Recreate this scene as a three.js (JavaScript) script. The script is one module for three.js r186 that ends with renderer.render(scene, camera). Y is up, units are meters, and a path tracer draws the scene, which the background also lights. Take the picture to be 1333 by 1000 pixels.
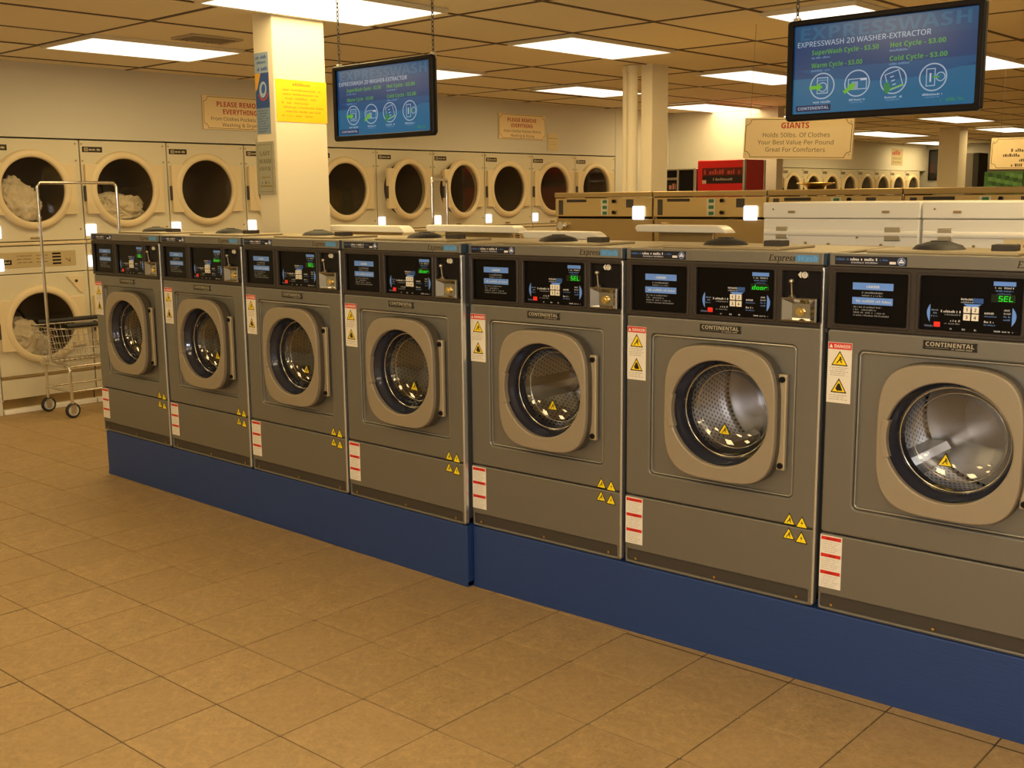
import * as THREE from 'three';
import { RoundedBoxGeometry } from 'three/addons/geometries/RoundedBoxGeometry.js';
import { mergeGeometries, mergeVertices } from 'three/addons/utils/BufferGeometryUtils.js';
import { ImprovedNoise } from 'three/addons/math/ImprovedNoise.js';
import { RectAreaLightUniformsLib } from 'three/addons/lights/RectAreaLightUniformsLib.js';

// ---------------------------------------------------------------- camera, exposure, lamps' strength
const W = 1333, H = 1000;
const scene = new THREE.Scene();
scene.background = new THREE.Color(0x000000);
const camera = new THREE.PerspectiveCamera(38.126, W / H, 0.05, 80);
camera.position.set(6.1881, 1.6061, 3.1473);
camera.rotation.order = 'YXZ';
camera.rotation.set(-0.165715, 0.742257, -0.010143);
camera.updateMatrixWorld(true); camera.updateProjectionMatrix();
const renderer = new THREE.WebGLRenderer({ antialias: true });
renderer.toneMapping = THREE.LinearToneMapping;
renderer.toneMappingExposure = 1.0;
renderer.shadowMap.enabled = true;
RectAreaLightUniformsLib.init();
const LAMP = new THREE.Color().setRGB(1.0, 0.695, 0.255);   // warm fluorescent tubes
const LAMP_POWER = 7.7, LAMP_GLOW = 1.5;
const CEIL = 2.65;
// the camera's own small flash, just above the lens: it whitens the near machines and sparks in glass and chrome
const flash = new THREE.PointLight(new THREE.Color().setRGB(1, .95, .86), 10, 0, 2); flash.position.set(6.19, 1.67, 3.15); flash.castShadow = true; scene.add(flash);

// ---------------------------------------------------------------- helpers
let seed = 7;
const rnd = () => { seed = (seed * 1664525 + 1013904223) >>> 0; return seed / 4294967296; };
const noise = new ImprovedNoise();
const used = {};
function numbered(n) { n = n.replace(/_\d{3}$/, ''); const k = used[n] || 0; used[n] = k + 1; return k ? n + '_' + String(k).padStart(3, '0') : n; }
function tag(o, label, category, group) { o.userData.label = label; o.userData.category = category; if (group) o.userData.group = group; return o; }
function thing(name, label, category, pos = [0, 0, 0], turn = 0, group) {
  const o = new THREE.Group(); o.name = numbered(name); o.position.set(...pos); o.rotation.y = turn;
  scene.add(o); return tag(o, label, category, group);
}
function part(name, geo, mat, parent, label) {
  if (Array.isArray(geo)) geo = merge(geo);
  const m = new THREE.Mesh(geo, mat); m.castShadow = m.receiveShadow = true;
  m.name = name; parent.add(m); if (label) m.userData.label = label; return m;
}
function struct(name, geo, mat) { const m = part(name, geo, mat, scene); m.userData.kind = 'structure'; return m; }
function copy(src, label, group) {
  const c = src.clone(); c.name = numbered(src.name); c.userData = { ...src.userData }; scene.add(c);
  if (label) c.userData.label = label; if (group) c.userData.group = group; return c;
}
function merge(list) {
  const l = list.map(g => { const q = g.index ? g.toNonIndexed() : g; for (const k of Object.keys(q.attributes)) if (!['position', 'normal', 'uv'].includes(k)) q.deleteAttribute(k); return q; });
  return mergeGeometries(l);
}
const box = (x0, x1, y0, y1, z0, z1) => new THREE.BoxGeometry(x1 - x0, y1 - y0, z1 - z0).translate((x0 + x1) / 2, (y0 + y1) / 2, (z0 + z1) / 2);
const rbox = (x0, x1, y0, y1, z0, z1, r = 0.004, s = 2) => new RoundedBoxGeometry(x1 - x0, y1 - y0, z1 - z0, s, r).translate((x0 + x1) / 2, (y0 + y1) / 2, (z0 + z1) / 2);
function rrect(x0, x1, y0, y1, r, P = THREE.Shape) {
  const s = new P();
  s.moveTo(x0 + r, y0); s.lineTo(x1 - r, y0); s.absarc(x1 - r, y0 + r, r, -Math.PI / 2, 0);
  s.lineTo(x1, y1 - r); s.absarc(x1 - r, y1 - r, r, 0, Math.PI / 2);
  s.lineTo(x0 + r, y1); s.absarc(x0 + r, y1 - r, r, Math.PI / 2, Math.PI);
  s.lineTo(x0, y0 + r); s.absarc(x0 + r, y0 + r, r, Math.PI, 1.5 * Math.PI); return s;
}
function circ(cx, cy, r, P = THREE.Path) { const p = new P(); p.absarc(cx, cy, r, 0, Math.PI * 2, false); return p; }
function ext(shape, z0, z1, bev = 0, seg = 2, curve = 24) {
  const d = z1 - z0 - bev; const g = new THREE.ExtrudeGeometry(shape, { depth: Math.max(d, 1e-4), bevelEnabled: bev > 0, bevelThickness: bev, bevelSize: bev, bevelOffset: -bev, bevelSegments: seg, curveSegments: curve });
  return g.translate(0, 0, z0);
}
function lathe(pts, cx, cy, n = 48) { // profile [r, z] about the z axis
  const g = new THREE.LatheGeometry(pts.map(p => new THREE.Vector2(p[0], p[1])), n); g.rotateX(Math.PI / 2); return g.translate(cx, cy, 0);
}
function cyl(a, b, r, n = 10, r2 = r) { // tube between two points
  const A = new THREE.Vector3(...a), B = new THREE.Vector3(...b), d = B.clone().sub(A), g = new THREE.CylinderGeometry(r2, r, d.length(), n);
  g.applyQuaternion(new THREE.Quaternion().setFromUnitVectors(new THREE.Vector3(0, 1, 0), d.normalize())); return g.translate(...A.add(B).multiplyScalar(.5).toArray());
}
function tube(pts, r, n = 8, seg = 24, t = 0.02) { // polyline with rounded corners
  const P = pts.map(p => new THREE.Vector3(...p)), path = new THREE.CurvePath(); let prev = P[0];
  for (let i = 1; i < P.length; i++) {
    if (i < P.length - 1) {
      const a = P[i].clone().add(P[i - 1].clone().sub(P[i]).setLength(t)), b = P[i].clone().add(P[i + 1].clone().sub(P[i]).setLength(t));
      path.add(new THREE.LineCurve3(prev, a)); path.add(new THREE.QuadraticBezierCurve3(a, P[i], b)); prev = b;
    } else path.add(new THREE.LineCurve3(prev, P[i]));
  }
  return new THREE.TubeGeometry(path, seg, r, n, false);
}
const std = (c, rough = .6, metal = 0, o = {}) => new THREE.MeshStandardMaterial({ color: Array.isArray(c) ? new THREE.Color().setRGB(...c) : new THREE.Color(c), roughness: rough, metalness: metal, ...o });
function canvasTex(w, h, draw, srgb = true) {
  const c = document.createElement('canvas'); c.width = w; c.height = h; const x = c.getContext('2d'); draw(x, w, h);
  const t = new THREE.CanvasTexture(c); if (srgb) t.colorSpace = THREE.SRGBColorSpace; t.anisotropy = 8; return t;
}
const decalMat = (t, rough = .45, o = {}) => new THREE.MeshStandardMaterial({ map: t, roughness: rough, ...o });
// a printed label: thin slab whose front carries the print
const label = (x0, x1, y0, y1, z, th = .0012) => box(x0, x1, y0, y1, z, z + th);
function scribble(x, X, Y, w, h, col) { // print too small to read
  x.fillStyle = col; let p = X, s = (X * 13 + Y * 7 + w) | 0; const r = () => { s = (s * 1103515245 + 12345) & 0x7fffffff; return s / 0x7fffffff; };
  while (p < X + w) { const q = h * (.25 + r() * .3); const hh = h * (.55 + r() * .45); if (r() > .17) x.fillRect(p, Y + h - hh, Math.min(q, X + w - p), hh); p += q + h * .14; }
}
function text(x, s, X, Y, size, col, o = {}) {
  x.font = `${o.style || 'bold'} ${size}px ${o.font || 'sans-serif'}`; x.fillStyle = col; x.textAlign = o.align || 'center'; x.textBaseline = 'middle';
  if (o.w) { x.save(); const m = x.measureText(s).width || 1; x.translate(X, Y); x.scale(o.w / m, 1); x.fillText(s, 0, 0); x.restore(); } else x.fillText(s, X, Y);
}
function grainTex(size, fn) {
  const d = new Uint8Array(size * size * 4);
  for (let j = 0; j < size; j++) for (let i = 0; i < size; i++) { const v = fn(i / size, j / size), k = 4 * (j * size + i); d[k] = d[k + 1] = d[k + 2] = Math.max(0, Math.min(255, v * 255)); d[k + 3] = 255; }
  const t = new THREE.DataTexture(d, size, size); t.magFilter = THREE.LinearFilter; t.minFilter = THREE.LinearMipmapLinearFilter; t.generateMipmaps = true; t.wrapS = t.wrapT = THREE.RepeatWrapping; t.needsUpdate = true; return t;
}
const pn = (u, v, f, z) => { // periodic noise
  const a = u * f, b = v * f, n = (x, y) => noise.noise(x, y, z);
  const wu = u, wv = v; return n(a, b) * (1 - wu) * (1 - wv) + n(a - f, b) * wu * (1 - wv) + n(a, b - f) * (1 - wu) * wv + n(a - f, b - f) * wu * wv;
};

// ---------------------------------------------------------------- materials
const tileBump = grainTex(512, (u, v) => .5 + .3 * pn(u, v, 26, 1) + .28 * pn(u, v, 60, 4) + .2 * pn(u, v, 120, 6));
const tileCol = grainTex(512, (u, v) => { const a = pn(u, v, 9, 2), b = pn(u, v, 34, 5), c = pn(u, v, 90, 7); return .9 + .05 * a + .09 * b + .10 * c; }); tileCol.colorSpace = THREE.SRGBColorSpace;
const M = {
  tiles: [[.465, .315, .143], [.445, .30, .136], [.475, .32, .148], [.455, .305, .139]].map(c => std(c, .5, 0, { map: tileCol, bumpMap: tileBump, bumpScale: .0018 })),
  grout: std([.12, .085, .05], .9),
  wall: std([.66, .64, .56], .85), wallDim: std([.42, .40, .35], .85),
  ceilTile: [[.86, .76, .55], [.83, .735, .53], [.88, .78, .56]].map(c => std(c, .95, 0, { bumpMap: tileBump, bumpScale: .002 })),
  ceilGrid: std([.10, .065, .035], .6),
  column: std([.82, .75, .58], .7),
  plinth: std([.016, .050, .205], .5, 0, { bumpMap: tileBump, bumpScale: .0008 }),
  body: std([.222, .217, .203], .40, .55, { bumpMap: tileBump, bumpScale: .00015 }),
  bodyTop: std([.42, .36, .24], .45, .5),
  doorFrame: std([.33, .28, .21], .42, .2),
  hinge: std([.55, .47, .33], .4, .4),
  edge: std([.66, .68, .71], .28, .85),
  bezel: std([.035, .028, .026], .42), bezelEdge: std([.06, .05, .046], .35), black: new THREE.MeshPhysicalMaterial({ color: new THREE.Color().setRGB(.010, .009, .011), roughness: .3, specularIntensity: .35 }), rubber: std([.02, .02, .021], .6), hub: std([.55, .53, .50], .5),
  gasket: std([.06, .065, .10], .12, .6), lipHighlight: std([.36, .345, .31], .3, .6), doorBack: std([.10, .085, .065], .5, .2),
  chrome: std([.75, .74, .72], .12, 1), coinChrome: std([.42, .42, .43], .16, 1), chromeRough: std([.62, .60, .56], .3, 1),
  brass: std([.80, .62, .25], .2, 1),
  drumBack: std([.56, .56, .58], .32, 1),
  vent: std([.05, .042, .036], .7),
  glass: new THREE.MeshPhysicalMaterial({ color: 0xffffff, transmission: 1, thickness: 0, roughness: 0.02, ior: 2.1 }),
  smoke: new THREE.MeshPhysicalMaterial({ color: new THREE.Color().setRGB(.80, .75, .66), transmission: 1, thickness: 0, roughness: 0.03, ior: 1.5 }),
  enamel: std([.68, .63, .48], .35), enamelDoor: std([.74, .62, .40], .4), enamelWhite: std([.92, .90, .84], .32),
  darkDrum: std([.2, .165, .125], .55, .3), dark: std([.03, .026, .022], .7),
  steel: std([.60, .46, .23], .34, .75), steelDark: std([.42, .31, .15], .36, .75), gap: std([.02, .018, .015], .8),
  diffuser: std([.9, .9, .88], .6, 0, { emissive: new THREE.Color().setRGB(1, .96, .80), emissiveIntensity: LAMP_GLOW }),
  lampFrame: std([.75, .68, .5], .5),
  flashGlare: std([.9, .9, .9], .4, 0, { emissive: new THREE.Color().setRGB(1, 1, 1), emissiveIntensity: 1.6 }),  // no lamp: white glow painted in for flash glare on the machines
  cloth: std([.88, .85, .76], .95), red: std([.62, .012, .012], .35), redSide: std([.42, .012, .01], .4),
  blueStrip: std([.02, .05, .10], .5),
};
M.drum = (() => { // perforated stainless shell: the holes are print on the far shell, a few millimetres each
  const t = canvasTex(1024, 256, (x, w, h) => {
    x.fillStyle = '#d9d9dc'; x.fillRect(0, 0, w, h); x.fillStyle = '#1b1a1c';
    for (let r = 0; r < 22; r++) for (let c = 0; c < 84; c++) { if (c % 28 < 2) continue; x.beginPath(); x.ellipse((c + (r % 2 ? .5 : 0)) * w / 84 + 5, (r + .5) * h / 22, 2.6, 2.9, 0, 0, 7); x.fill(); }
  });
  t.wrapS = t.wrapT = THREE.RepeatWrapping; t.repeat.set(1, 1); return std([.52, .52, .55], .3, 1, { map: t });
})();

// ---------------------------------------------------------------- the room
{ // floor: individual tiles where the photo shows them
  const floor = new THREE.Group(); floor.name = 'floor'; floor.userData.kind = 'structure'; scene.add(floor);
  part('grout_bed', box(-4.8, 9.6, -.12, -.004, -21.4, 6.6), M.grout, floor);
  const s = .33316, tx = 2.49951, tz = 2.0384, de = -.019499, g = .0055;
  const tileGeo = (i) => {
    const q = ext(rrect(-s / 2 + g / 2, s / 2 - g / 2, -s / 2 + g / 2, s / 2 - g / 2, .004), 0, .008, .001, 1, 1);
    const uv = q.attributes.uv; for (let k = 0; k < uv.count; k++) { const u = uv.getX(k), v = uv.getY(k); uv.setXY(k, (i % 2 ? u : v) + i * .37, (i % 2 ? v : -u) + i * .23); }
    q.rotateX(-Math.PI / 2).translate(0, -.008, 0); return q;
  };
  const geos = [0, 1, 2, 3].map(tileGeo), cells = [], rest = [];
  const v = new THREE.Vector3();
  for (let t = -24; t < 24; t++) for (let l = -16; l < 72; l++) {
    const u = tx + (t + .5) * s, w = tz - (l + .5) * s, X = u * Math.cos(de) - w * Math.sin(de), Z = u * Math.sin(de) + w * Math.cos(de);
    if (X < -4.5 || X > 9.3 || Z > 6.3 || Z < -21) continue;
    v.set(X, 0, Z).applyMatrix4(camera.matrixWorldInverse); const behind = v.z > -.2; v.set(X, 0, Z).project(camera);
    const hit = !behind && Math.abs(v.x) < 1.06 && v.y > -1.1 && v.y < 1 && (Z > -.2 || X < -.05) && X > -2.5 && Z > -1.6;
    (hit ? cells : rest).push([X, Z]);
  }
  for (const [X, Z] of cells.slice(0, 300)) {
    const k = Math.floor(rnd() * 4), m = part('floor_tile', geos[k], M.tiles[Math.floor(rnd() * 4)], floor);
    m.position.set(X, (rnd() - .5) * .0012, Z); m.rotation.y = -de;
  }
  const cheap = new THREE.PlaneGeometry(s - g, s - g).rotateX(-Math.PI / 2).rotateY(-de);
  part('tile_field', rest.concat(cells.slice(300)).map(([X, Z]) => cheap.clone().translate(X, 0, Z)), M.tiles[0], floor).userData.kind = 'stuff';
  console.log('floor tiles', cells.length, rest.length);
}
{ // suspended ceiling: dark T-bars and lay-in tiles
  const ceil = new THREE.Group(); ceil.name = 'ceiling'; ceil.userData.kind = 'structure'; scene.add(ceil);
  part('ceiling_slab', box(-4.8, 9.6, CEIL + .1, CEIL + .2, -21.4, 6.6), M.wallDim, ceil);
  const xs = [-4.75, -4.2, -3.5, -2.8, -2.1, -1.39, -.70, .05, .78, 1.46, 2.1, 2.74, 3.4, 4.1, 4.8, 5.5, 6.2, 6.9, 7.6, 8.3, 9.0, 9.55];
  const zs = [6.55, 5.6, 4.4, 3.2, 2.0, .80, -.43, -1.58, -2.62, -3.82, -5.12, -6.28, -7.7, -9.1, -10.3, -11.5, -12.7, -13.9, -15.1, -16.3, -17.5, -18.7, -19.9, -21.35];
  const v = new THREE.Vector3(), rest = [], geoCache = {};
  for (let i = 0; i < xs.length - 1; i++) for (let j = 0; j < zs.length - 1; j++) {
    const w = xs[i + 1] - xs[i] - .022, d = zs[j] - zs[j + 1] - .022, X = (xs[i] + xs[i + 1]) / 2, Z = (zs[j] + zs[j + 1]) / 2;
    v.set(X, CEIL, Z).applyMatrix4(camera.matrixWorldInverse); const behind = v.z > -.3; v.set(X, CEIL, Z).project(camera);
    if (!behind && v.y < 1.35 && Math.abs(v.x) < 1.15) {
      const k = w.toFixed(3) + '_' + d.toFixed(3);
      geoCache[k] = geoCache[k] || ext(rrect(-w / 2, w / 2, -d / 2, d / 2, .002), 0, .018, .003, 1, 1).rotateX(Math.PI / 2).translate(0, .018, 0);
      const m = part('ceiling_tile', geoCache[k], M.ceilTile[Math.floor(rnd() * 3)], ceil); m.position.set(X, CEIL + .004 + (rnd() - .5) * .003, Z);
      m.rotation.z = (rnd() - .5) * .003;
    } else rest.push(box(X - w / 2, X + w / 2, CEIL + .004, CEIL + .02, Z - d / 2, Z + d / 2));
  }
  part('tile_field', rest, M.ceilTile[0], ceil).userData.kind = 'stuff';
  const bars = xs.map(x => box(x - .012, x + .012, CEIL, CEIL + .035, -21.35, 6.55)).concat(zs.map(z => box(-4.75, 9.55, CEIL, CEIL + .035, z - .012, z + .012)));
  part('ceiling_grid', bars, M.ceilGrid, ceil);
}
const XW = -2.3528, DY = -.01914, Z0 = -1.14273, PD = .75074, DTURN = Math.PI / 2 - .01914;
const wallX = z => XW + DY * z;
function slab(x0, z0, x1, z1, y0, y1, th) { // upright slab from (x0,z0) to (x1,z1), thickness to the left of the direction
  const L = Math.hypot(x1 - x0, z1 - z0), a = Math.atan2(-(z1 - z0), x1 - x0);
  return box(0, L, y0, y1, -th, 0).rotateY(a).translate(x0, 0, z0);
}
{
  const zEnd = Z0 - 9 * PD, zA = Z0 + PD;
  struct('wall_left', [slab(wallX(zA), zA, wallX(zEnd), zEnd, 2.1, CEIL + .1, .8), slab(wallX(zA) - .8, zA, wallX(zEnd) - .8, zEnd, 0, 2.1, .1),
    slab(wallX(6.6), 6.6, wallX(zA + .006), zA + .006, 0, CEIL + .1, .9), slab(wallX(zEnd - .006), zEnd - .006, wallX(-9.2), -9.2, 0, CEIL + .1, .9)], M.wall);
  struct('wall_partition', box(-2.5, -.62, 0, CEIL + .1, -9.15, -9.0), M.wall);
  struct('wall_far_left', [box(-4.7, -3.82, 2.1, CEIL + .1, -21.2, -9.16), box(-4.8, -4.7, 0, CEIL + .1, -21.4, -9.16)], M.wall);
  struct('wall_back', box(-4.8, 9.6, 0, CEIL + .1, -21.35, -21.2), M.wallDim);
  struct('wall_right', box(9.5, 9.62, 0, CEIL + .1, -21.2, 6.5), M.wall);
  struct('wall_front', box(-3.3, 9.6, 0, CEIL + .1, 6.5, 6.62), M.wall);
}
// ---------------------------------------------------------------- fluorescent ceiling fixtures
function fixture(x0, x1, z0, z1, lab, group) {
  const cx = (x0 + x1) / 2, cz = (z0 + z1) / 2, w = x1 - x0, d = z1 - z0;
  const t = thing('ceiling_light', lab, 'ceiling light', [cx, CEIL - .022, cz], 0, group);
  const fr = rrect(-w / 2, w / 2, -d / 2, d / 2, .01); fr.holes.push(rrect(-w / 2 + .022, w / 2 - .022, -d / 2 + .022, d / 2 - .022, .008, THREE.Path));
  part('frame', ext(fr, -.022, 0, .003, 1, 2).rotateX(Math.PI / 2), M.lampFrame, t);
  part('diffuser', rbox(-w / 2 + .02, w / 2 - .02, .004, .018, -d / 2 + .02, d / 2 - .02, .005), M.diffuser, t);
  const l = new THREE.RectAreaLight(LAMP, LAMP_POWER, w - .05, d - .05); l.position.set(0, -.004, 0); l.rotation.x = -Math.PI / 2; l.castShadow = true; t.add(l);
}
fixture(-1.37, -.65, -1.57, -.43, 'long bright ceiling light at upper left over the first dryers');
fixture(.86, 1.57, -1.40, -.22, 'bright ceiling light cut by the top edge above the square white column');
fixture(.88, 1.46, -3.80, -2.62, 'bright ceiling light above the pipes, between the two hanging screens');
fixture(-1.06, -.46, -3.84, -2.7, 'ceiling light half hidden behind the left hanging screen');
fixture(-1.16, -.56, -6.3, -5.16, 'ceiling light running up to the piped column from the left');
fixture(.70, 1.25, -6.5, -5.2, 'ceiling light touching the left edge of the right hanging screen');
fixture(-1.54, -.85, -9.3, -7.8, 'ceiling light just right of the piped column, over the red machine');
fixture(-2.2, -1.2, -10.6, -9.55, 'small sliver of ceiling light over the left end of the giants sign');
fixture(2.73, 3.32, -3.9, -2.78, 'ceiling light whose end shows above the top left corner of the right screen');
fixture(-2.75, -2.0, -17.0, -14.8, 'ceiling light over the far small dryers, right of the giants sign');
fixture(-.32, .29, -13.7, -12.2, 'ceiling light under the bottom right corner of the right hanging screen');
fixture(-.75, -.1, -17.0, -15.5, 'ceiling light at the right edge of the photo above the far white sign');
fixture(2.42, 3.0, -6.75, -5.5, 'large ceiling light to the right of the right hanging screen');
fixture(-3.5, -2.8, -20.9, -19.2, 'farthest ceiling light crossing behind the plain far column');
for (const [x, z] of [[5.1, -1], [7.2, -1], [5.1, -4.5], [7.4, -4.5], [1.2, 2.0], [3.2, 2.0], [5.2, 2.0], [7.4, 2.0], [-.9, 2.0], [1.2, 4.8], [4.2, 4.8], [7.4, 4.8], [-.9, 4.8], [4.6, -9], [6.8, -12], [3, -15]])
  fixture(x - .3, x + .3, z - .58, z + .58, 'ceiling light outside the photograph, over the aisle', 'ceiling lights outside the view');

{ // ceiling ventilation grille, stained
  const t = thing('ceiling_vent', 'grimy ceiling vent grille beside the upper left light', 'vent', [-.33, CEIL - .012, -1.06], 0);
  const m = std([.46, .39, .27], .8), a = .13, b = .19; const fr = rrect(-a, a, -b, b, .006); fr.holes.push(rrect(-a + .02, a - .02, -b + .02, b - .02, .004, THREE.Path));
  part('frame', ext(fr, -.012, 0, .003, 1, 2).rotateX(Math.PI / 2), m, t);
  for (let i = 0; i < 9; i++) part('slat', box(-a + .018, a - .018, -.0015, .0015, -.015, .015).rotateX(.6).translate(0, .006, -b + .035 + i * .0388), m, t);
}

// ---------------------------------------------------------------- columns
struct('column_1', rbox(.66, .847, 0, CEIL + .05, -1.085, -.718, .008), M.column);
{
  struct('column_2', [rbox(.735, .845, 0, CEIL + .05, -4.60, -4.37, .01)], M.column);
  const p = thing('wall_pipe', 'white painted round pipe on the left of the far column above the stainless machines', 'pipe', [.672, 0, -4.345]);
  part('pipe', cyl([0, 0, 0], [0, CEIL, 0], .042, 18), M.column, p); part('collar', cyl([0, CEIL - .06, 0], [0, CEIL - .002, 0], .05, 18), M.column, p);
  const p2 = thing('wall_pipe', 'thin white pipe standing leftmost beside the round pipe', 'pipe', [.598, 0, -4.35]);
  part('pipe', cyl([0, 0, 0], [0, CEIL, 0], .024, 14), M.column, p2); part('collar', cyl([0, CEIL - .05, 0], [0, CEIL - .002, 0], .03, 14), M.column, p2);
  struct('column_3', rbox(-1.12, -.79, 0, CEIL + .05, -15.45, -15.1, .01), M.column);
}
// ---------------------------------------------------------------- prints
const P = {};
P.info = canvasTex(384, 270, (x, w, h) => {
  x.fillStyle = '#0a090c'; x.fillRect(0, 0, w, h); x.fillStyle = '#6f9fff';
  x.fillRect(90, 52, 212, 36); x.fillRect(90, 126, 212, 36); text(x, 'LOADER', 196, 71, 18, '#dfe8fb');
  scribble(x, 102, 137, 190, 14, '#b9cbee'); scribble(x, 140, 97, 108, 9, '#9aa0ac'); scribble(x, 140, 111, 108, 9, '#9aa0ac');
  for (let i = 0; i < 4; i++) scribble(x, 98, 170 + i * 14, [150, 120, 168, 190][i], 9, '#8c9099');
});
function keypad() {
  return canvasTex(512, 290, (x, w, h) => {
    x.fillStyle = '#08070a'; x.fillRect(0, 0, w, h);
    x.fillStyle = '#6f9fff'; x.fillRect(362, 22, 106, 22); scribble(x, 370, 48, 92, 10, '#c9ccd4'); scribble(x, 374, 64, 84, 9, '#5d7fc2'); scribble(x, 380, 78, 70, 9, '#49609a');
    scribble(x, 208, 112, 64, 12, '#c9ccd4'); scribble(x, 208, 128, 60, 10, '#9fa4b0'); x.fillStyle = '#3c5fa8'; x.fillRect(268, 112, 50, 26);
    x.fillStyle = '#6f9fff'; x.beginPath(); x.moveTo(220, 142); x.lineTo(312, 142); x.lineTo(266, 172); x.fill();
    x.beginPath(); x.moveTo(56, 150); x.quadraticCurveTo(22, 196, 56, 246); x.fill(); x.beginPath(); x.moveTo(458, 150); x.quadraticCurveTo(500, 196, 458, 246); x.fill();
    scribble(x, 62, 176, 36, 9, '#7f98cc'); scribble(x, 62, 192, 30, 9, '#7f98cc'); scribble(x, 62, 208, 34, 9, '#7f98cc');
    for (let i = 0; i < 4; i++) scribble(x, 418, 160 + i * 16, 32, 10, i < 2 ? '#aeb2bd' : '#5d7fc2');
    scribble(x, 110, 178, 100, 14, '#d5d7dd'); scribble(x, 130, 198, 80, 8, '#8a8f9a'); scribble(x, 160, 226, 48, 12, '#d5d7dd'); scribble(x, 130, 244, 78, 8, '#8a8f9a');
    scribble(x, 326, 178, 46, 12, '#c5c8d0'); scribble(x, 326, 196, 60, 8, '#5d7fc2'); scribble(x, 326, 222, 46, 12, '#c5c8d0'); scribble(x, 326, 240, 60, 8, '#5d7fc2');
    scribble(x, 30, 258, 44, 12, '#6b7fae'); scribble(x, 160, 268, 16, 12, '#b9bcc6'); scribble(x, 220, 268, 16, 12, '#b9bcc6'); scribble(x, 280, 268, 16, 12, '#b9bcc6'); scribble(x, 376, 268, 92, 10, '#c5c8d0');
  });
}
P.key = keypad();
const keyFace = n => canvasTex(64, 64, (x) => { x.fillStyle = '#f2efe6'; x.fillRect(0, 0, 64, 64); text(x, String(n), 32, 34, 46, '#23211f'); });
P.keys = [1, 2, 3, 4].map(keyFace);
const SEG = { d: 'bcdeg', o: 'cdeg', r: 'eg', S: 'afgcd', E: 'afged', L: 'fed', 9: 'abcdfg', 0: 'abcdef', 3: 'abgcd' };
const ledTex = s => canvasTex(160, 64, (x, w, h) => {
  x.fillStyle = '#021803'; x.fillRect(0, 0, w, h); x.strokeStyle = '#19ff2c'; x.lineWidth = 6; x.lineCap = 'round';
  const n = s.length, cw = 36, x0 = w - n * cw - 6;
  [...s].forEach((c, i) => {
    const X = x0 + i * cw + 6, k = { a: [0, 0, 1, 0], b: [1, 0, 1, 1], c: [1, 1, 1, 2], d: [0, 2, 1, 2], e: [0, 1, 0, 2], f: [0, 0, 0, 1], g: [0, 1, 1, 1] };
    for (const ch of SEG[c] || '') { const [a, b, e, f] = k[ch]; x.beginPath(); x.moveTo(X + a * 22 - b * 2 + 4, 12 + b * 20); x.lineTo(X + e * 22 - f * 2 + 4, 12 + f * 20); x.stroke(); }
  });
});
const led = {}; for (const s of ['door', 'SEL']) { const t = ledTex(s); led[s] = new THREE.MeshStandardMaterial({ color: 0x000000, roughness: .3, emissive: 0xffffff, emissiveMap: t, emissiveIntensity: .9 }); }
P.badge = canvasTex(512, 64, (x, w, h) => {
  x.fillStyle = '#0b0f22'; x.fillRect(0, 0, w, h); scribble(x, 8, 14, 96, 18, '#3f6fc0'); scribble(x, 112, 12, 200, 20, '#e4e6ee'); scribble(x, 118, 38, 190, 14, '#a9aebd'); scribble(x, 322, 16, 60, 14, '#3f6fc0');
  x.fillStyle = '#e8e8ee'; x.fillRect(392, 34, 44, 18); x.beginPath(); x.arc(474, 32, 28, 0, 7); x.fillStyle = '#8fa4d6'; x.fill(); x.beginPath(); x.arc(474, 32, 22, 0, 7); x.fillStyle = '#24458f'; x.fill(); x.fillStyle = '#e8ecf7'; x.fillRect(456, 30, 36, 13); x.beginPath(); x.moveTo(460, 28); x.lineTo(474, 12); x.lineTo(488, 28); x.fill();
});
P.express = canvasTex(384, 80, (x, w, h) => {
  x.fillStyle = '#7e796d'; x.fillRect(0, 0, w, h); text(x, 'Express', 106, 42, 68, '#050403', { font: 'serif', style: 'italic bold', w: 204 });
  x.fillStyle = '#4f8fd0'; x.fillRect(210, 16, 168, 52); text(x, 'Wash', 294, 42, 58, '#6aa6e0', { font: 'serif', style: 'italic bold', w: 150 });
});
P.brand = canvasTex(384, 64, (x, w, h) => {
  x.fillStyle = '#15130f'; x.fillRect(0, 0, w, h); text(x, 'CONTINENTAL', 192, 25, 46, '#b9b2a0', { w: 350 }); x.fillStyle = '#8d8777'; x.fillRect(18, 50, 170, 3); scribble(x, 206, 47, 150, 12, '#a59e8c');
});
P.caution = canvasTex(128, 112, (x, w, h) => { cautionTri(x, 64, 4, 122, 104, 1, '#ffe21c'); });
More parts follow.
